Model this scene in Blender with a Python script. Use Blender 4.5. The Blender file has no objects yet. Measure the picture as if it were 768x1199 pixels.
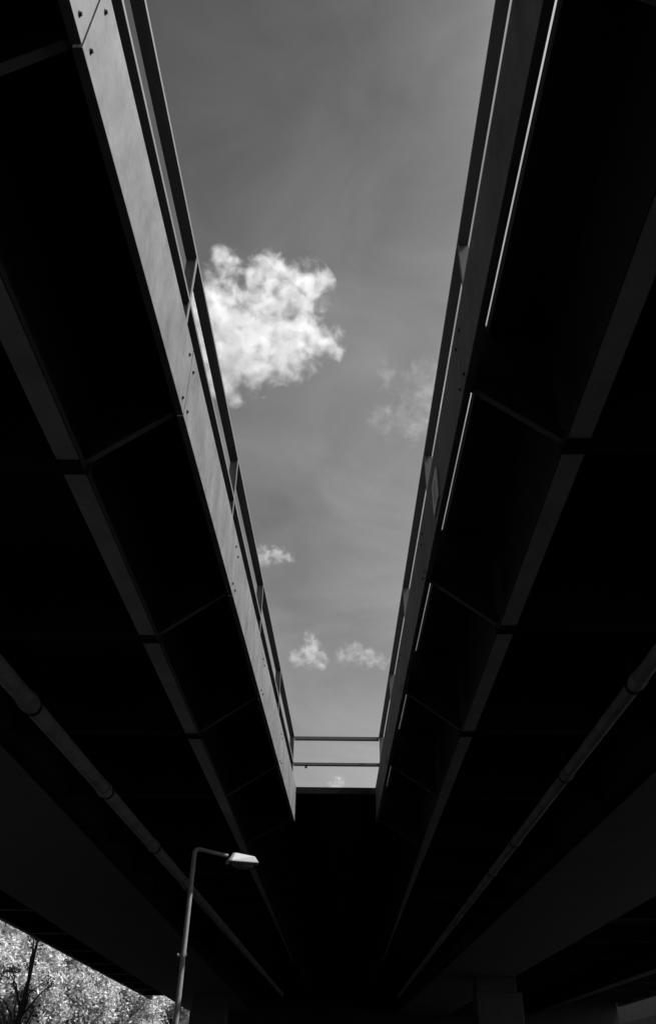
import bpy, bmesh, math, random
from mathutils import Vector, Matrix, noise
C = bpy.context.scene.collection
sc = bpy.context.scene
R = math.radians
random.seed(7)

# ------------------------------------------------------------------ camera
CZ = 1.7                                   # eye height; the constants below are heights above the eye
cam = bpy.data.objects.new('camera', bpy.data.cameras.new('camera')); C.objects.link(cam)
rot = Matrix(((0.99979752, -0.003784, 0.01976348),
              (0.01410135, -0.56890129, -0.82228491),
              (0.01435499, 0.82239711, -0.56873275)))
cam.matrix_world = Matrix.Translation((0, 0, CZ)) @ rot.to_4x4()
cam.data.sensor_fit = 'VERTICAL'; cam.data.sensor_height = 36; cam.data.lens = 933 / 1199 * 36
cam.data.clip_start = 0.05; cam.data.clip_end = 30000
sc.camera = cam

# ------------------------------------------------------------------ sun, sky, exposure
SUN = Vector((0.575, -0.058, 0.816)).normalized()
sl = bpy.data.lights.new('sun', 'SUN'); sl.energy = 4.0; sl.angle = R(0.5); sl.color = (1, 1, 1)
so = bpy.data.objects.new('sun', sl); C.objects.link(so)
so.rotation_euler = SUN.to_track_quat('Z', 'Y').to_euler()
w = bpy.data.worlds.new('World'); sc.world = w; w.use_nodes = True
nt = w.node_tree; nt.nodes.clear()
def N(tree, kind, **kw):
    n = tree.nodes.new(kind)
    for k, v in kw.items():
        if hasattr(n, k): setattr(n, k, v)
        else: n.inputs[k].default_value = v
    return n
sky = N(nt, 'ShaderNodeTexSky', sky_type='NISHITA', sun_disc=False, sun_elevation=math.asin(SUN.z),
        sun_rotation=math.atan2(SUN.x, SUN.y), air_density=1.0, dust_density=1.2, ozone_density=1.0)
sep = N(nt, 'ShaderNodeSeparateColor'); nt.links.new(sky.outputs[0], sep.inputs[0])
# black and white film behind an orange filter: mostly the red of the sky
mr = N(nt, 'ShaderNodeMath', operation='MULTIPLY'); mr.inputs[1].default_value = 0.80
mg = N(nt, 'ShaderNodeMath', operation='MULTIPLY_ADD'); mg.inputs[1].default_value = 0.20
nt.links.new(sep.outputs[0], mr.inputs[0]); nt.links.new(sep.outputs[1], mg.inputs[0]); nt.links.new(mr.outputs[0], mg.inputs[2])
# thin high haze in the air: soft streaks
tc = N(nt, 'ShaderNodeTexCoord'); mp = N(nt, 'ShaderNodeMapping'); mp.inputs['Scale'].default_value = (2.2, 1.1, 4.5); mp.inputs['Rotation'].default_value = (0.2, 0.5, 0.3)
nz = N(nt, 'ShaderNodeTexNoise'); nz.inputs['Scale'].default_value = 2.2; nz.inputs['Detail'].default_value = 8; nz.inputs['Roughness'].default_value = 0.55; nz.inputs['Distortion'].default_value = 0.6
nt.links.new(tc.outputs['Generated'], mp.inputs[0]); nt.links.new(mp.outputs[0], nz.inputs['Vector'])
hz = N(nt, 'ShaderNodeMapRange'); hz.inputs[1].default_value = 0.3; hz.inputs[2].default_value = 0.72; hz.inputs[3].default_value = 0.83; hz.inputs[4].default_value = 1.27
nt.links.new(nz.outputs[0], hz.inputs[0])
mh = N(nt, 'ShaderNodeMath', operation='MULTIPLY'); nt.links.new(mg.outputs[0], mh.inputs[0]); nt.links.new(hz.outputs[0], mh.inputs[1])
# paler towards the horizon, and a bright veil on the sun's side of the sky
sx = N(nt, 'ShaderNodeSeparateXYZ'); nt.links.new(tc.outputs['Generated'], sx.inputs[0])
el = N(nt, 'ShaderNodeValToRGB'); cr = el.color_ramp; cr.interpolation = 'B_SPLINE'
for i, (p, v) in enumerate(((0.0, .80), (.28, .77), (.42, .81), (.6, .89), (.78, .78), (.90, .45), (1.0, .36))):
    e = cr.elements[i] if i < 2 else cr.elements.new(p)
    e.position = p; e.color = (v, v, v, 1)
nt.links.new(sx.outputs[2], el.inputs[0])
lr = N(nt, 'ShaderNodeMath', operation='MULTIPLY_ADD'); lr.inputs[1].default_value = 1.75; lr.inputs[2].default_value = 1.9; nt.links.new(sx.outputs[0], lr.inputs[0])
lm = N(nt, 'ShaderNodeMath', operation='MULTIPLY'); nt.links.new(lr.outputs[0], lm.inputs[0]); nt.links.new(el.outputs[0], lm.inputs[1])
el = lm
ve = N(nt, 'ShaderNodeValToRGB')
ve.color_ramp.interpolation = 'B_SPLINE'
for i, (p, v) in enumerate(((0.0, .36), (.10, .36), (.15, .36), (.20, .60), (.25, 1.0), (.32, .80), (.42, .50), (.55, .36))):
    e = ve.color_ramp.elements[i] if i < 2 else ve.color_ramp.elements.new(p)
    e.position = p; e.color = (v, v, v, 1)
nt.links.new(sx.outputs[0], ve.inputs[0])
me_ = N(nt, 'ShaderNodeMath', operation='MULTIPLY'); nt.links.new(mh.outputs[0], me_.inputs[0]); nt.links.new(el.outputs[0], me_.inputs[1])
mh = N(nt, 'ShaderNodeMath', operation='MULTIPLY'); nt.links.new(me_.outputs[0], mh.inputs[0]); nt.links.new(ve.outputs[0], mh.inputs[1])
comb = N(nt, 'ShaderNodeCombineColor')
for i in range(3): nt.links.new(mh.outputs[0], comb.inputs[i])
bg = N(nt, 'ShaderNodeBackground'); bg.inputs[1].default_value = 0.15   # (the ramps above are below one)
nt.links.new(comb.outputs[0], bg.inputs[0])
wo = N(nt, 'ShaderNodeOutputWorld'); nt.links.new(bg.outputs[0], wo.inputs[0])
vs = sc.view_settings; vs.view_transform = 'Standard'; vs.look = 'None'; vs.exposure = 1.0; vs.gamma = 1; vs.use_curve_mapping = False
sc.render.engine = 'CYCLES'
cy = sc.cycles
cy.use_denoising = True; cy.volume_bounces = 10; cy.max_bounces = 14; cy.transparent_max_bounces = 12
cy.volume_max_steps = 512

# ------------------------------------------------------------------ materials (all neutral: a black and white photograph)
def mat(name, v, rough=0.8, var=0.15, scale=3.0, streak=None, bump=0.0, spec=0.3, metal=0.0, detail=6):
    m = bpy.data.materials.new(name); m.use_nodes = True
    t = m.node_tree; b = t.nodes['Principled BSDF']
    b.inputs['Roughness'].default_value = rough; b.inputs['Specular IOR Level'].default_value = spec; b.inputs['Metallic'].default_value = metal
    tc = N(t, 'ShaderNodeTexCoord'); mp = N(t, 'ShaderNodeMapping')
    mp.inputs['Scale'].default_value = streak or (1, 1, 1)
    if streak: mp.inputs['Rotation'].default_value = (0.12, 0.0, 0.0)
    n = N(t, 'ShaderNodeTexNoise'); n.inputs['Scale'].default_value = scale; n.inputs['Detail'].default_value = detail; n.inputs['Roughness'].default_value = 0.62
    n2 = N(t, 'ShaderNodeTexNoise'); n2.inputs['Scale'].default_value = scale * 9; n2.inputs['Detail'].default_value = 4
    t.links.new(tc.outputs['Object'], mp.inputs[0]); t.links.new(mp.outputs[0], n.inputs['Vector']); t.links.new(tc.outputs['Object'], n2.inputs['Vector'])
    mx = N(t, 'ShaderNodeMath', operation='MULTIPLY_ADD'); mx.inputs[1].default_value = 0.35
    t.links.new(n2.outputs[0], mx.inputs[0]); t.links.new(n.outputs[0], mx.inputs[2])
    r = N(t, 'ShaderNodeMapRange'); r.inputs[1].default_value = 0.4; r.inputs[2].default_value = 0.95
    r.inputs[3].default_value = v * (1 - var); r.inputs[4].default_value = v * (1 + var)
    t.links.new(mx.outputs[0], r.inputs[0])
    cc = N(t, 'ShaderNodeCombineColor')
    for i in range(3): t.links.new(r.outputs[0], cc.inputs[i])
    t.links.new(cc.outputs[0], b.inputs['Base Color'])
    if bump:
        bp = N(t, 'ShaderNodeBump'); bp.inputs['Strength'].default_value = bump; bp.inputs['Distance'].default_value = 0.01
        t.links.new(mx.outputs[0], bp.inputs['Height']); t.links.new(bp.outputs[0], b.inputs['Normal'])
    return m
M = dict(
    panel=mat('panel_paint', 0.098, 0.75, 0.50, 1.5, (1, 2.4, 1.0), 0.3, detail=12),
    rail=mat('rail_paint', 0.09, 0.55, 0.15, 4),
    girder=mat('girder_shaded', 0.012, 0.8, 0.25, 2, spec=0.08),  # near-black copy of the flange tone: shade put into the colour
    flange=mat('flange_lit', 0.23, 0.6, 0.25, 2),  # paler copy for girder flanges: light from below put into the colour
    thinflange=mat('bracket_flange_lit', 0.045, 0.6, 0.25, 2),  # slightly paler than the plates: lit lower edges put into the colour
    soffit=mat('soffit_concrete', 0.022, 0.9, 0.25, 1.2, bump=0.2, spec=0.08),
    box=mat('box_girder_concrete', 0.075, 0.85, 0.2, 1.0, bump=0.2),
    bolt=mat('bolt_steel', 0.015, 0.5, 0.1, 20),
    pipe=mat('pipe_paint', 0.18, 0.75, 0.5, 2.2, bump=0.6, spec=0.15),
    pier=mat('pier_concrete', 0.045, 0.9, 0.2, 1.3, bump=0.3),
    pole=mat('pole_galvanised', 0.17, 0.75, 0.25, 6, spec=0.12),
    lamp=mat('lamp_hood', 0.21, 0.5, 0.06, 6),
    lampdark=mat('lamp_tray', 0.04, 0.4, 0.1, 6),
    asphalt=mat('asphalt', 0.055, 0.9, 0.25, 2, bump=0.3),
    grass=mat('grass', 0.06, 0.95, 0.3, 0.6),
    bark=mat('bark', 0.03, 0.95, 0.35, 5, bump=0.5),
    plate=mat('plate_pale', 0.62, 0.6, 0.08, 8),
    plate2=mat('plate_grey', 0.30, 0.6, 0.15, 8),
    wall=mat('wall_concrete', 0.03, 0.9, 0.2, 1.2, (1, 1, 0.4), 0.2),
)
def glassmat():
    m = bpy.data.materials.new('lamp_lens'); m.use_nodes = True
    b = m.node_tree.nodes['Principled BSDF']; b.inputs['Base Color'].default_value = (.12, .12, .12, 1)
    b.inputs['Roughness'].default_value = 0.15; b.inputs['Transmission Weight'].default_value = 0.5
    return m
M['lens'] = glassmat()
def leafmat(name, v):
    m = bpy.data.materials.new(name); m.use_nodes = True
    t = m.node_tree; t.nodes.clear()
    oi = N(t, 'ShaderNodeNewGeometry')
    r = N(t, 'ShaderNodeMapRange'); r.inputs[3].default_value = v * .6; r.inputs[4].default_value = v * 1.4
    t.links.new(oi.outputs['Random Per Island'], r.inputs[0])
    cc = N(t, 'ShaderNodeCombineColor')
    for i in range(3): t.links.new(r.outputs[0], cc.inputs[i])
    d = N(t, 'ShaderNodeBsdfDiffuse'); tr = N(t, 'ShaderNodeBsdfTranslucent'); g = N(t, 'ShaderNodeBsdfGlossy'); g.inputs['Roughness'].default_value = .45
    g.inputs[0].default_value = (.5, .5, .5, 1)
    t.links.new(cc.outputs[0], d.inputs[0]); t.links.new(cc.outputs[0], tr.inputs[0])
    mx = N(t, 'ShaderNodeMixShader'); mx.inputs[0].default_value = .45
    t.links.new(d.outputs[0], mx.inputs[1]); t.links.new(tr.outputs[0], mx.inputs[2])
    m2 = N(t, 'ShaderNodeMixShader'); m2.inputs[0].default_value = .07
    t.links.new(mx.outputs[0], m2.inputs[1]); t.links.new(g.outputs[0], m2.inputs[2])
    o = N(t, 'ShaderNodeOutputMaterial'); t.links.new(m2.outputs[0], o.inputs[0])
    return m
M['leaf'] = leafmat('leaf', 0.56); M['leafshade'] = leafmat('leaf_shaded', 0.10)  # second leaf tone is a shaded copy, the forked tree's shade in the colour

# ------------------------------------------------------------------ helpers
class MB:
    def __init__(s): s.v = []; s.f = []
    def add(s, vs, fs):
        o = len(s.v); s.v += [Vector(p) for p in vs]; s.f += [tuple(i + o for i in f) for f in fs]
    def prism(s, prof, y1, y2):
        """prof: (x at Y=0, height above eye, drift of x per metre of Y); a bar along Y."""
        n = len(prof)
        a = [(x + t * y1, y1, z + CZ) for x, z, t in prof]; b = [(x + t * y2, y2, z + CZ) for x, z, t in prof]
        fs = [(i, (i + 1) % n, n + (i + 1) % n, n + i) for i in range(n)] + [tuple(range(n - 1, -1, -1)), tuple(range(n, 2 * n))]
        s.add(a + b, fs)
    def bar(s, x0, x1, z0, z1, y1, y2, t0, t1=None):
        t1 = t0 if t1 is None else t1
        s.prism([(x0, z0, t0), (x1, z0, t1), (x1, z1, t1), (x0, z1, t0)], y1, y2)
    def box(s, x0, x1, y0, y1, z0, z1):
        s.prism([(x0, z0, 0), (x1, z0, 0), (x1, z1, 0), (x0, z1, 0)], y0, y1)
    def plate(s, pts, y0, y1):
        s.prism([(x, z, 0) for x, z in pts], y0, y1)
    def tube(s, pts, rad, n=16, caps=True):
        pts = [Vector(p) for p in pts]; rads = rad if isinstance(rad, (list, tuple)) else [rad] * len(pts)
        vs, fs = [], []; up = None
        for i, p in enumerate(pts):
            d = (pts[min(i + 1, len(pts) - 1)] - pts[max(i - 1, 0)]).normalized()
            if up is None:
                up = d.cross(Vector((0.3, 0.9, 0.13))); 
                if up.length < .1: up = d.cross(Vector((1, 0, 0)))
            u = (up - d * up.dot(d)).normalized(); up = u; v = d.cross(u)
            for k in range(n):
                a = 2 * math.pi * k / n
                vs.append(p + (u * math.cos(a) + v * math.sin(a)) * rads[i])
        for i in range(len(pts) - 1):
            for k in range(n):
                fs.append((i * n + k, i * n + (k + 1) % n, (i + 1) * n + (k + 1) % n, (i + 1) * n + k))
        if caps: fs += [tuple(range(n - 1, -1, -1)), tuple(range((len(pts) - 1) * n, len(pts) * n))]
        s.add(vs, fs)
    def build(s, name, m, parent=None, bevel=0, smooth=False, origin=None):
        base = Vector((0, 0, 0))
        if parent is not None:
            base = Vector(parent.location); q = parent.parent
            while q is not None: base = base + Vector(q.location); q = q.parent
        elif origin is not None: base = Vector(origin)
        me = bpy.data.meshes.new(name); me.from_pydata([tuple(p - base) for p in s.v], [], s.f)
        bm = bmesh.new(); bm.from_mesh(me); bmesh.ops.recalc_face_normals(bm, faces=bm.faces); bm.to_mesh(me); bm.free()
        me.materials.append(m)
        if smooth:
            for p in me.polygons: p.use_smooth = True
        o = bpy.data.objects.new(name, me); C.objects.link(o)
        if parent is not None: o.parent = parent
        elif origin is not None: o.location = origin
        if bevel:
            b = o.modifiers.new('bevel', 'BEVEL'); b.width = bevel; b.segments = 2; b.limit_method = 'ANGLE'
        if smooth:
            e = o.modifiers.new('split', 'EDGE_SPLIT'); e.split_angle = R(40)
        return o
def tag(o, label=None, cat=None, group=None, kind=None):
    if label: o['label'] = label
    if cat: o['category'] = cat
    if group: o['group'] = group
    if kind: o['kind'] = kind
    return o
def thing(name, loc, label, cat, group=None):
    o = bpy.data.objects.new(name, None); C.objects.link(o); o.location = loc
    o.empty_display_size = .3
    return tag(o, label, cat, group)

# ------------------------------------------------------------------ setting: ground and road
g = MB(); g.add([(-6000, -6000, 0), (6000, -6000, 0), (6000, 6000, 0), (-6000, 6000, 0)], [(0, 1, 2, 3)])
tag(g.build('ground', M['grass']), kind='structure')
g = MB(); g.add([(-13, -60, .004), (17, -60, .004), (24, 84, .004), (-18, 84, .004)], [(0, 1, 2, 3)])
tag(g.build('pavement', M['asphalt']), kind='structure')

# ------------------------------------------------------------------ the two decks and the gap
Y0, YE, YF = -40.0, 18.87, 84.0            # back end, end of the gap, abutment
TL, TR = 0.020, -0.015                     # the gap narrows away from the camera
FZ0, FZ1, SZ = 4.50, 5.28, 5.15            # fascia bottom, fascia and slab top, slab underside
JL = [-11.0, -7.7, -4.4, -1.1, 2.09, 5.08, 8.25, 11.5, 14.9, YE]
JR = [-11.1, -7.9, -4.7, -1.5, 1.75, 4.80, 7.95, 11.3, 14.8, YE]
FLx, FRx, TH = -1.4625, 1.0395, 0.062      # gap faces of the fascias at Y=0, their thickness

def deck(side):
    L = side == 'left'
    sg = -1 if L else 1
    T = TL if L else TR; fx = FLx if L else FRx; J = JL if L else JR
    root = thing('bridge_deck', (sg * 6.0, 20, FZ0 + CZ),
                 'dark bridge deck left of the sky gap whose pale edge panels catch the sun' if L else
                 'dark bridge deck right of the sky gap with shaded edge panels and bright slits',
                 'bridge deck')
    # slab
    if L: xin, tin, xout, tout = fx - TH - .004, T, -10.65, -.077
    else: xin, tin, xout, tout = 1.305, T - .0007, 17.6, .084
    s = MB()
    s.bar(xin, xout, SZ, FZ1 - .004, Y0, YE + .251, tin, tout)
    s.bar(xin - sg * 0.5, xout, SZ, FZ1 - .004, YE + .2515, YF, tin, tout)
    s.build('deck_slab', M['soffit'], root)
    # outer edge beam
    e = MB(); e.bar(xout + sg * .004, xout + sg * .26, FZ0, FZ1 + .9, Y0, YF + .5, tout)
    e.build('edge_beam', M['box'], root, bevel=.015)
    # edge panels of the gap, one per bay, with their bolts
    ends = [Y0] + J
    for i in range(len(ends) - 1):
        a, b = ends[i] + .008, ends[i + 1] - .008
        p = MB(); p.bar(fx, fx + sg * TH, FZ0, FZ1, a, b, T)
        o = p.build('edge_panel', M['panel'], root, bevel=.004)
        def bolts(y, dz):
            for z in dz:
                x = fx + T * y
                q = MB(); q.tube([(x + sg * .01, y, z + CZ), (x - sg * .006, y, z + CZ)], .016, 12)
                q.tube([(x - sg * .005, y, z + CZ), (x - sg * .016, y, z + CZ)], .011, 6)
                q.build('bolt', M['bolt'], o)
        if b > 0:
            bolts(b - .11, (FZ0 + .10, FZ1 - .17))
        if a > 0:
            bolts(a + .075, (FZ0 + .12, FZ1 - .19))
    # main girder: web and bottom flange
    gx0, gx1 = (-2.285, -2.10) if L else (1.69, 1.866)
    tg = -.001 if L else .001
    GZ = 3.93
    xo_, xi_ = (gx0, gx1) if L else (gx1, gx0)
    gm = MB(); gm.bar(xo_, xi_, GZ, GZ + .03, Y0, YE - 4, tg)
    ts = (xo_ - xi_) / 30                                            # flange narrowed to nothing: its fading into far shade put into the shape
    gm.bar(xo_, xi_ - ts * (YE - 4), GZ, GZ + .03, YE - 3.999, YE + 25.5, tg, tg + ts); gm.build('girder_flange', M['flange'], root)
    gm = MB(); gm.bar(xi_ - sg * .0005, xi_ - sg * .010, GZ - .001, GZ + .06, Y0, YF, tg)  # dark strip added along the flange's inner edge, standing in for shade
    gc = (gx0 + gx1) / 2
    gm.bar(gc - .012, gc + .012, GZ + .031, SZ + .01, Y0, YF, tg)
    gm.build('web_and_shade_strip', M['girder'], root)
    # cantilever brackets from girder to edge panel; cross beams beyond the girder
    bx = -4.43 if L else 4.70
    bt = -.043 if L else 0.0
    ys = J[:-1] + [YE - .1 + 3.35 * k for k in range(0, 8)]
    for i, y in enumerate(ys):
        xi = fx + sg * (TH + .002) + T * min(y, YE); xg = (gx1 if L else gx0) + tg * y
        zi, zg = FZ0 + .05, GZ + .06
        q = MB()
        if y < YE + .1:
            q.plate([(xi, zi), (xg, zg), (xg, SZ + .01), (xi - sg * .0, SZ + .10)] if not L else [(xi, zi), (xi, SZ + .10), (xg, SZ + .01), (xg, zg)], y - .008, y + .008)
            br = q.build('bracket', M['girder'], root); q = MB()
            q.plate([(xi, zi - .012), (xg, zg - .012), (xg, zg + .003), (xi, zi + .003)], y - .028, y + .028)
            q.build('flange', M['thinflange'], br)
        q = MB(); q.box(gx0 + tg * y - .012, gx1 + tg * y + .012, y - .12, y + .06, GZ - .014, GZ - .002)
        q.plate([(gx0 + tg * y - .03, GZ - .03), (gx1 + tg * y + .05, GZ - .03), (gx1 + tg * y + .05, GZ + .2), (gx0 + tg * y - .03, GZ + .2)], y + .02, y + .035)
        if y < 13: q.build('splice_plate', M['girder'], root)
        xo = (gx0 if L else gx1) + tg * y; xb = bx + bt * y
        q = MB(); q.plate([(xo, GZ + .05), (xb, GZ + .05), (xb, SZ + .01), (xo, SZ + .01)], y - .01, y + .01)
        q.plate([(xo, GZ + .038), (xb, GZ + .038), (xb, GZ + .052), (xo, GZ + .052)], y - .09, y + .09)
        q.build('cross_beam', M['girder'], root)
    # box girder
    q = MB()
    if L: pr = [(-4.43, 3.70, -.043), (-7.35, 3.70, -.077), (-7.55, SZ + .01, -.077), (-4.40, SZ + .01, -.043)]
    else: pr = [(4.70, 3.70, .002), (7.62, 3.70, .022), (7.85, SZ + .01, .022), (4.66, SZ + .01, .002)]
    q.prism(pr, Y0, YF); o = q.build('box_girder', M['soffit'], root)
    q = MB(); q.prism([(pr[0][0], 3.696, pr[0][2]), (pr[1][0], 3.696, pr[1][2]), (pr[1][0], 3.699, pr[1][2]), (pr[0][0], 3.699, pr[0][2])], Y0, YF - .01)
    q.build('lit_bottom_sheet', M['box'], o)  # thin paler sheet under a darkened box: bounce light put into the colour
    if not L:
        q = MB(); q.bar(12.3, 12.9, 3.8, SZ + .01, Y0, YF, .05); q.build('girder', M['girder'], root)
    # ribs under the outer cantilever
    for k in range(-4, 9):
        y = 26.0 + 6.6 * k
        x1 = (-7.5 if L else 7.75) + (-.077 if L else .022) * y; x2 = xout + tout * y
        q = MB(); q.plate([(x1, 4.52), (x2, 4.52), (x2, SZ + .01), (x1, SZ + .01)], y - .02, y + .02)
        o = q.build('cantilever_rib', M['girder'], root)
        q = MB(); q.plate([(x1, 4.50), (x2, 4.50), (x2, 4.519), (x1, 4.519)], y - .10, y + .10); q.build('flange', M['thinflange' if L else 'girder'], o)  # right rib flanges take the dark tone: shade put into the colour
    return root
deck('left'); deck('right')

# far end of the gap: slab joining both decks
root = thing('bridge_deck', (0, YE, SZ + CZ), 'dark deck section closing the far end of the sky gap below the cross railing', 'bridge deck')
q = MB(); q.box(FLx + TL * YE - .4, FRx + TR * YE + .45, YE + .03, YE + .25, SZ - .02, FZ1 + .004); q.build('edge_beam', M['girder'], root, bevel=.01)
q = MB(); q.box(FLx + TL * YE - .42, FRx + TR * YE + .5, YE + .252, YF, SZ, FZ1 - .006); q.build('deck_slab', M['soffit'], root)

# ------------------------------------------------------------------ railings
RW, RT = 0.112, 0.05
def railing(side):
    L = side == 'left'; sg = -1 if L else 1; T = TL if L else TR
    x = FLx - .085 if L else FRx + .113
    root = thing('metal_railing', (x, 8, FZ1 + CZ),
                 'two rail steel railing left of the gap, its thin edges and posts catching the sun' if L else
                 'shaded dark two rail steel railing standing on the right deck beside the gap', 'railing', 'railings round the sky gap')
    for nm, z in (('top_rail', 6.48), ('mid_rail', 5.84)):
        q = MB(); q.bar(x, x + sg * (RW if L else RW - .010), z, z + RT, Y0, YE + .16, T)
        q.build(nm, M['rail'], root, bevel=.004)
    ys = ([-14.4, -11.2, -8.0, -4.8, -1.5, 1.8, 5.02, 8.20, 11.5, 14.98, YE + .02] if L else [-14.4, -11.2, -8.0, -4.8, -1.5, 1.7, 4.86, 8.08, 11.55, 15.1, YE - .02])
    for y in ys:
        xx = x + T * y
        q = MB(); q.box(xx + sg * .003, xx + sg * .014, y - .028, y + .028, FZ1 - .02, 6.479)
        q.box(xx + sg * .0135, xx + sg * (RW - .006), y - .006, y + .006, FZ1 - .02, 6.479)
        q.box(xx - sg * .0, xx + sg * .15, y - .07, y + .07, FZ1 - .003, FZ1 + .012)
        q.build('post', M['rail'], root)
    return root
railing('left'); railing('right')
xl, xr = FLx - .085 + TL * YE, FRx + .113 + TR * YE
root = thing('metal_railing', ((xl + xr) / 2, YE + .1, FZ1 + CZ), 'short dark two rail railing crossing the far end of the sky gap', 'railing', 'railings round the sky gap')
for nm, z, h in (('top_rail', 6.415, .075), ('mid_rail', 5.80, .06)):
    q = MB(); q.box(xl + .004, xr - .004, YE + .05, YE + .15, z, z + h); q.build(nm, M['rail'], root, bevel=.004)
q = MB(); q.tube([(xl + .3, YE + .09, 5.80 + CZ), (xl + .3, YE + .09, 5.74 + CZ)], .03, 8); q.build('bolt', M['bolt'], root)

# plate on the right edge panel
px = FRx + TR * 6.55
root = thing('notice_plate', (px, 6.55, 4.55 + CZ), 'small pale framed metal plate fixed to the shaded right edge panel', 'plate')
q = MB(); q.add([(px - .004, 6.38, 4.60 + CZ), (px - .004, 6.74, 4.60 + CZ), (px - .004, 6.74, 4.97 + CZ), (px - .004, 6.38, 4.97 + CZ),
                 (px - .022, 6.38, 4.60 + CZ), (px - .022, 6.74, 4.60 + CZ), (px - .022, 6.74, 4.97 + CZ), (px - .022, 6.38, 4.97 + CZ)],
                [(0, 1, 2, 3), (4, 7, 6, 5), (0, 4, 5, 1), (1, 5, 6, 2), (2, 6, 7, 3), (3, 7, 4, 0)])
q.build('frame', M['plate'], root, bevel=.003)
q = MB(); q.add([(px - .0225, 6.45, 4.67 + CZ), (px - .0225, 6.62, 4.67 + CZ), (px - .0225, 6.62, 4.88 + CZ), (px - .0225, 6.45, 4.88 + CZ),
                 (px - .026, 6.45, 4.67 + CZ), (px - .026, 6.62, 4.67 + CZ), (px - .026, 6.62, 4.88 + CZ), (px - .026, 6.45, 4.88 + CZ)],
                [(0, 1, 2, 3), (4, 7, 6, 5), (0, 4, 5, 1), (1, 5, 6, 2), (2, 6, 7, 3), (3, 7, 4, 0)])
q.build('panel', M['plate2'], root)

# ------------------------------------------------------------------ drain pipes
def pipe(x0, t, z, r, ys, label):
    root = thing('drain_pipe', (x0, 10, z + CZ), label, 'pipe', 'pipes hung under the bridge decks')
    q = MB(); q.tube([(x0 + t * y, y, z + CZ) for y in (-20, 0, 20, 60)], r, 20); q.build('pipe', M['pipe'], root, smooth=True)
    for y in ys:
        x = x0 + t * y
        q = MB(); q.tube([(x - t * .09, y - .09, z + CZ), (x + t * .09, y + .09, z + CZ)], r * 1.16, 20); q.build('coupling', M['pipe'], root, smooth=True)
        q = MB(); q.tube([(x, y + .2, z + CZ + r * .6), (x, y + .2, SZ + CZ)], .014, 6); q.tube([(x - t * .03, y + .17, z + CZ), (x + t * .03, y + .23, z + CZ)], r * 1.08, 20)
        q.build('hanger', M['girder'], root)
pipe(-3.86, 0.0, 3.6, .105, (1.5, 5.4, 9.3, 13.1, 17.2, 21.4, 25.3, 29.2, 33, 37), 'thick round pipe hung under the left deck, running past the street lamp')
pipe(3.27, 0.006, 3.6, .082, (0.8, 4.7, 8.5, 12.0, 16.4, 19.4, 23.3, 27, 31, 35), 'slimmer round pipe hung under the right deck on hangers')

# ------------------------------------------------------------------ piers and abutment
def pier(x0, x1, y, label):
    root = thing('bridge_pier', ((x0 + x1) / 2, y + .8, 0), label, 'pier', 'concrete piers under the decks')
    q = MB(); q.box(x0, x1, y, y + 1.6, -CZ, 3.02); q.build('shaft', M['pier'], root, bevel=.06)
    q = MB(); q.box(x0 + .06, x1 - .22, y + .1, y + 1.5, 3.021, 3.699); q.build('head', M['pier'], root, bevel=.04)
pier(6.62, 8.88, 46, 'broad concrete pier standing in the dark under the right deck')
pier(-10.0, -7.7, 62, 'pale concrete pier seen just right of the lamp post foot')
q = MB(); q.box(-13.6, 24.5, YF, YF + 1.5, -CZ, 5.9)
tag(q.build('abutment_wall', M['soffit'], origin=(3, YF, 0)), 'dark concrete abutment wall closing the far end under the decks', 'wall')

# right side: pale wall with dark hedge before it
q = MB(); q.box(24.6, 50, 88, 88.5, -CZ, 7.5)
tag(q.build('retaining_wall', M['wall'], origin=(36, 88, 0)), 'grey concrete retaining wall glimpsed under the right deck edge', 'wall')

# ------------------------------------------------------------------ street lamp
LY, LX = 15.3, -2.665
ARM = Matrix.Translation((LX, LY, 0)) @ Matrix.Rotation(R(25), 4, 'Z') @ Matrix.Translation((-LX, -LY, 0))
root = thing('street_lamp', (LX - .03, LY, 0), 'grey street lamp with a short arm and pale hooded head, half lit by the sun', 'street lamp')
q = MB(); q.tube([(LX - .035, LY, 0), (LX - .03, LY, 1.2)], .075, 24); q.tube([(LX - .03, LY, 1.19), (LX - .03, LY, 1.26)], [.075, .045], 24)
q.tube([(LX - .03, LY, 1.25), (LX, LY, 4.79)], [.047, .040], 24); q.build('pole', M['pole'], root, smooth=True)
q = MB(); q.tube([ARM @ Vector(p) for p in [(LX, LY, 4.74), (LX, LY, 4.80), (LX + .03, LY, 4.845), (LX + .09, LY, 4.855), (LX + .50, LY - .02, 4.80), (LX + .62, LY - .02, 4.79)]], [.042, .042, .040, .036, .032, .032], 16)
q.build('arm', M['pole'], root, smooth=True)
q = MB(); q.tube([(LX - .085, LY - .02, 3.16), (LX + .06, LY - .02, 3.16)], .012, 8); q.tube([(LX - .012, LY, 3.13), (LX - .012, LY, 3.19)], .052, 20)
q.tube([(LX - .11, LY - .02, 3.16), (LX - .08, LY - .02, 3.16)], .03, 10); q.build('clamp', M['pole'], root, smooth=True)
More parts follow.
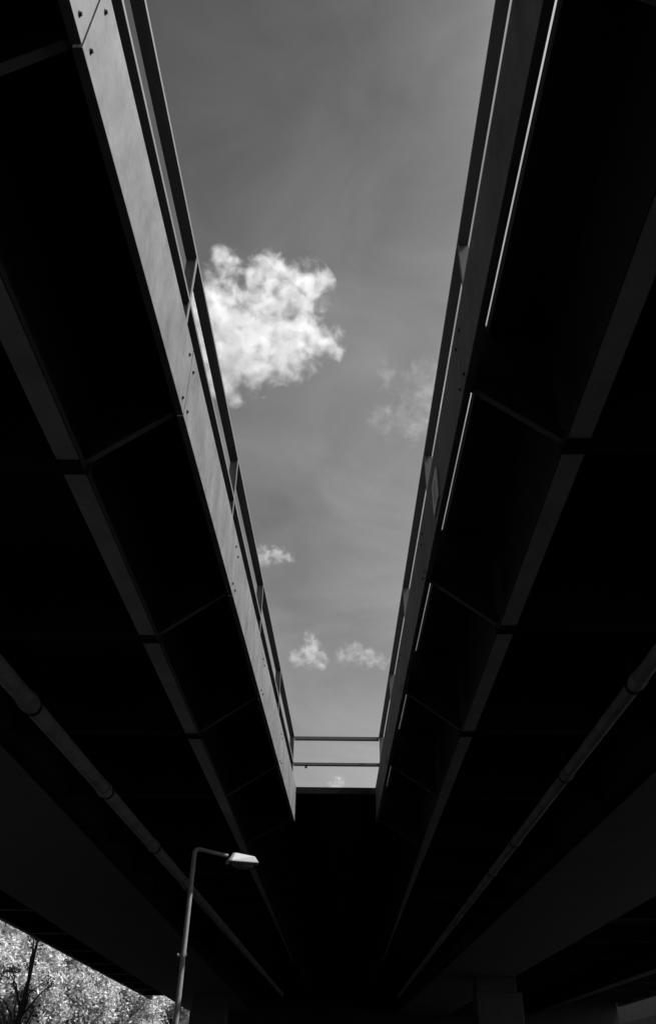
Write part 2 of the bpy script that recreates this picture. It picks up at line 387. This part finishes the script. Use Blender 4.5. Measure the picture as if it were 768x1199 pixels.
# head: hood with sloping sides, tray, lens bowl
hx0, hx1, hz = LX + .62, LX + 1.20, 4.69
def ring(x0, x1, y0, y1, z0, z1, ch=.06):
    return [(x0 + ch, y0, z0), (x1 - ch, y0, z1), (x1, y0 + ch, z1), (x1, y1 - ch, z1), (x1 - ch, y1, z1), (x0 + ch, y1, z0), (x0, y1 - ch, z0), (x0, y0 + ch, z0)]
def loft(rings):
    m = MB(); n = len(rings[0]); vs = [p for r in rings for p in r]; fs = []
    for i in range(len(rings) - 1):
        for k in range(n): fs.append((i * n + k, i * n + (k + 1) % n, (i + 1) * n + (k + 1) % n, (i + 1) * n + k))
    fs += [tuple(range(n)), tuple(range((len(rings) - 1) * n, len(rings) * n))]
    m.add([ARM @ Vector(p) for p in vs], fs); return m
dz = .01
hood = loft([ring(hx0, hx1, LY - .15, LY + .15, hz, hz + dz, .04), ring(hx0 + .005, hx1 - .005, LY - .145, LY + .145, hz + .02, hz + .02 + dz, .04),
             ring(hx0 + .10, hx1 - .05, LY - .05, LY + .06, hz + .165, hz + .13 + dz * .6, .03), ring(hx0 + .16, hx1 - .10, LY - .02, LY + .03, hz + .172, hz + .14 + dz * .6, .015)])
hood.build('hood', M['lamp'], root, bevel=.006)
tray = loft([ring(hx0 + .02, hx1 - .02, LY - .13, LY + .13, hz - .03, hz - .03 + dz, .04), ring(hx0 + .012, hx1 - .012, LY - .138, LY + .138, hz - .002, hz - .002 + dz, .04)])
tr = tray.build('tray', M['lampdark'], root)
rs = []
for k in range(7):
    a = k / 6 * math.pi / 2; c = math.cos(a)
    cx = (hx0 + hx1) / 2 + .02
    rs.append([(cx + .2 * max(c, .05) * math.cos(b), LY + .11 * max(c, .05) * math.sin(b), hz - .031 + dz * .55 - .075 * math.sin(a)) for b in [2 * math.pi * j / 20 for j in range(20)]])
loft(rs).build('lens', M['lens'], tr, smooth=True)

# ------------------------------------------------------------------ trees on the left
def tree(name, loc, h, cr, label, leaf, seed, nclump, nleaf, lsize, lean=(0, 0), group='trees beyond the left deck', trunk_r=.14):
    rnd = random.Random(seed)
    root = thing(name, (loc[0], loc[1], 0), label, 'tree', group)
    B = Vector((loc[0], loc[1], 0))
    t = MB(); top = B + Vector((lean[0], lean[1], h * .86))
    mid = B.lerp(top, .45) + Vector((rnd.uniform(-.2, .2), rnd.uniform(-.2, .2), 0))
    pts = [B, B.lerp(mid, .5) + Vector((rnd.uniform(-.1, .1), 0, 0)), mid, mid.lerp(top, .5) + Vector((rnd.uniform(-.25, .25), 0, 0)), top]
    t.tube(pts, [trunk_r * 1.3, trunk_r, trunk_r * .8, trunk_r * .5, trunk_r * .15], 10)
    clumps = []
    for i in range(nclump):
        # clump centres in a loose shell
        d = Vector((rnd.gauss(0, 1), rnd.gauss(0, 1), rnd.gauss(0, 1))).normalized()
        rr = rnd.uniform(.35, 1.0)
        c = B + Vector((lean[0] * .6, lean[1] * .6, h * .60)) + Vector((d.x * cr * rr, d.y * cr * rr, d.z * h * .40 * rr))
        if c.z < h * .12: c.z = h * .12 + rnd.random()
        clumps.append((c, rnd.uniform(.45, .95) * cr * .33))
    for c, r in clumps[:26]:
        f = max(.12, min(.92, (c.z - r) / (h * .86) - .12)); k = f * 4
        i0 = min(3, int(k)); p = pts[i0].lerp(pts[i0 + 1], k - i0)
        m1 = p.lerp(c, .5) + Vector((rnd.uniform(-.25, .25), rnd.uniform(-.25, .25), .25))
        t.tube([p, m1, c], [trunk_r * .42, trunk_r * .27, trunk_r * .08], 6)
    t.build('trunk', M['bark'], root, smooth=True)
    m = MB()
    for c, r in clumps:
        for j in range(nleaf):
            d = Vector((rnd.gauss(0, .42), rnd.gauss(0, .42), rnd.gauss(0, .34)))
            p = c + d * r
            n = Vector((rnd.gauss(0, 1), rnd.gauss(0, 1), rnd.gauss(.8, 1))).normalized()
            u = n.orthogonal().normalized(); u.rotate(Matrix.Rotation(rnd.uniform(0, 6.28), 3, n)); v = n.cross(u)
            s = lsize * rnd.uniform(.6, 1.3)
            m.add([p - u * s, p - v * s * .5 + n * s * .1, p + u * s, p + v * s * .5 + n * s * .1], [(0, 1, 2, 3)])
    m.build('crown', leaf, root)
    return root
tree('young_tree', (-14.9, 43.5), 8.2, 2.0, 'slender tree with dark forked trunk in front of the bright foliage', M['leafshade'], 3, 22, 50, .08, (.12, 0), trunk_r=.15)
specs = [(-21.5, 118, 16, 6.8), (-22.0, 58, 11, 4.2), (-23.5, 70, 13, 4.8), (-24.5, 83, 14, 5.0), (-23.2, 96, 15, 5.0), (-26, 106, 15, 6.4), (-32, 76, 15, 6), (-32, 97, 17, 6.5)]
lab = ['farthest pale tree showing on both sides of the lamp post foot', 'sunlit leafy tree nearest the deck edge, behind the forked trunk', 'tall sunlit tree at the left picture border behind the forked trunk', 'bushy sunlit tree in the middle of the foliage under the deck edge',
       'bright leafy tree beside the lamp post', 'sunlit tree just left of the lamp post, in front of the farthest one', 'tall leafy tree filling the back of the foliage', 'large background tree behind the other foliage']
for i, (x, y, h, r) in enumerate(specs):
    tree('leafy_tree', (x, y), h, r, lab[i], M['leaf'], 20 + i, 130, 300, .095 + .0010 * y, trunk_r=.2)

# dark sloping ramp parapet before the right-hand wall
q = MB(); q.plate([(24.62, -CZ), (44, -CZ), (44, 7.3), (24.62, 3.25)], 85.8, 86.2)
tag(q.build('ramp_parapet', M['soffit'], origin=(32, 86, 0)), 'black sloping ramp parapet in front of the concrete wall, lower right corner', 'parapet')

# ------------------------------------------------------------------ clouds (real volumes lit by the sun)
def ray(px, py):
    d = Vector(((px - 384) / 933, -(py - 599.5) / 933, -1)); return (rot @ d).normalized()
def cloud(name, label, blobs, alt, dens, amp, nscale, seed, thr=0.0, soft=.25, rough=.56):
    """blobs: (px, py, radius in px, offset in depth in px): where the lobes hang in the sky."""
    c0 = ray(blobs[0][0], blobs[0][1]); D = alt / c0.z; org = c0 * D + Vector((0, 0, CZ)); k = D / 933
    k *= 1
    bl = []
    for px, py, r, dep in blobs:
        d = ray(px, py); f = D / d.dot(c0)
        cosax = d.dot(rot @ Vector((0, 0, -1)))
        scale = (D / 933) * c0.dot(rot @ Vector((0, 0, -1)))
        bl.append((d * (f + dep * scale) + Vector((0, 0, CZ)) - org, r * scale))
    bm = bmesh.new()
    for p, r in bl:
        bmesh.ops.create_icosphere(bm, subdivisions=3, radius=r * 1.22, matrix=Matrix.Translation(p))
    me = bpy.data.meshes.new(name); bm.to_mesh(me); bm.free()
    o = bpy.data.objects.new(name, me); C.objects.link(o); o.location = org
    R_ = max(r for _, r in bl)
    rm = o.modifiers.new('union', 'REMESH'); rm.mode = 'VOXEL'; rm.voxel_size = R_ / 7
    m = bpy.data.materials.new(name); m.use_nodes = True; t = m.node_tree; t.nodes.clear()
    tc = N(t, 'ShaderNodeTexCoord'); pos = tc.outputs['Object']
    # warp
    wn = N(t, 'ShaderNodeTexNoise'); wn.inputs['Scale'].default_value = nscale * .8 / R_; wn.inputs['Detail'].default_value = 3
    so_ = N(t, 'ShaderNodeVectorMath', operation='ADD'); so_.inputs[1].default_value = (seed * 137.1, seed * 71.3, seed * 19.7)
    t.links.new(pos, so_.inputs[0]); t.links.new(so_.outputs[0], wn.inputs['Vector'])
    ws = N(t, 'ShaderNodeVectorMath', operation='SUBTRACT'); ws.inputs[1].default_value = (.5, .5, .5); t.links.new(wn.outputs['Color'], ws.inputs[0])
    wm = N(t, 'ShaderNodeVectorMath', operation='SCALE'); wm.inputs['Scale'].default_value = R_ * .55; t.links.new(ws.outputs[0], wm.inputs[0])
    wp = N(t, 'ShaderNodeVectorMath', operation='ADD'); t.links.new(pos, wp.inputs[0]); t.links.new(wm.outputs[0], wp.inputs[1])
    cur = None
    for p, r in bl:
        ds = N(t, 'ShaderNodeVectorMath', operation='DISTANCE'); ds.inputs[1].default_value = p; t.links.new(wp.outputs[0], ds.inputs[0])
        dv = N(t, 'ShaderNodeMath', operation='MULTIPLY_ADD'); dv.inputs[1].default_value = -1 / r; dv.inputs[2].default_value = 1.0
        t.links.new(ds.outputs['Value'], dv.inputs[0])
        if cur is None: cur = dv
        else:
            mxn = N(t, 'ShaderNodeMath', operation='SMOOTH_MAX'); mxn.inputs[2].default_value = .2
            t.links.new(cur.outputs[0], mxn.inputs[0]); t.links.new(dv.outputs[0], mxn.inputs[1]); cur = mxn
    cl = N(t, 'ShaderNodeMath', operation='SMOOTH_MIN'); cl.inputs[1].default_value = .38; cl.inputs[2].default_value = .2; t.links.new(cur.outputs[0], cl.inputs[0])
    fb = N(t, 'ShaderNodeTexNoise'); fb.inputs['Scale'].default_value = nscale * 1.5 / R_; fb.inputs['Detail'].default_value = 11; fb.inputs['Roughness'].default_value = rough; fb.inputs['Distortion'].default_value = .5
    t.links.new(so_.outputs[0], fb.inputs['Vector'])
    fa = N(t, 'ShaderNodeMath', operation='MULTIPLY_ADD'); fa.inputs[1].default_value = amp; fa.inputs[2].default_value = -amp * .5 - thr
    t.links.new(fb.outputs[0], fa.inputs[0])
    sm = N(t, 'ShaderNodeMath', operation='ADD'); t.links.new(cl.outputs[0], sm.inputs[0]); t.links.new(fa.outputs[0], sm.inputs[1])
    mr = N(t, 'ShaderNodeMapRange', interpolation_type='SMOOTHSTEP'); mr.inputs[1].default_value = 0.0; mr.inputs[2].default_value = soft
    mr.inputs[3].default_value = 0; mr.inputs[4].default_value = dens / R_
    t.links.new(sm.outputs[0], mr.inputs[0])
    pv = N(t, 'ShaderNodeVolumePrincipled'); pv.inputs['Color'].default_value = (1, 1, 1, 1); pv.inputs['Anisotropy'].default_value = 0.0
    t.links.new(mr.outputs[0], pv.inputs['Density'])
    ou = N(t, 'ShaderNodeOutputMaterial'); t.links.new(pv.outputs[0], ou.inputs['Volume'])
    m.cycles.volume_step_rate = 0.08
    me.materials.append(m)
    return tag(o, label, 'cloud', 'clouds in the sky gap')
cloud('cumulus_cloud', 'big bright white cloud touching the left railing',
      [(285, 405, 58, 0), (248, 428, 48, 5), (335, 403, 44, -10), (376, 400, 25, 0), (350, 342, 38, 0), (312, 324, 32, 6), (252, 362, 44, 10), (266, 309, 22, 0), (215, 405, 45, 15), (305, 362, 36, 0), (364, 336, 26, 0), (350, 372, 26, 5), (390, 404, 20, 0)],
      950, 4.4, 2.7, 2.1, 8, thr=.05, soft=1.15, rough=.6)
cloud('cumulus_cloud', 'faint wispy cloud beside the right railing', [(492, 490, 36, 0), (456, 492, 26, 0), (496, 444, 30, 0), (522, 470, 42, 0), (458, 438, 22, 0), (480, 465, 24, 0)], 950, .55, 3.2, 1.9, 2, thr=.2, soft=1.1, rough=.6)
cloud('cumulus_cloud', 'small flat cloud next to the left railing, above the pair of clouds', [(325, 650, 14, 0), (308, 651, 15, 0), (338, 653, 10, 0)], 1000, .75, 2.4, 1.3, 3, thr=.1, soft=.95, rough=.6)
cloud('cumulus_cloud', 'left one of the two low clouds, with an upright tuft', [(363, 767, 19, 0), (363, 748, 11, 0), (350, 771, 14, 0), (378, 774, 12, 0)], 1000, .95, 2.4, 1.3, 4, thr=.1, soft=.95, rough=.6)
cloud('cumulus_cloud', 'right one of the two low clouds, low and ragged', [(414, 764, 17, 0), (430, 770, 16, 0), (400, 768, 13, 0), (446, 775, 12, 0)], 1000, .6, 2.6, 1.3, 5, thr=.12, soft=1.0, rough=.6)
cloud('cumulus_cloud', 'tiny cloud low above the cross railing deck edge', [(397, 916, 9, 0), (389, 921, 8, 0)], 1000, .5, 2.2, 1.2, 6, thr=.08, soft=.9, rough=.6)
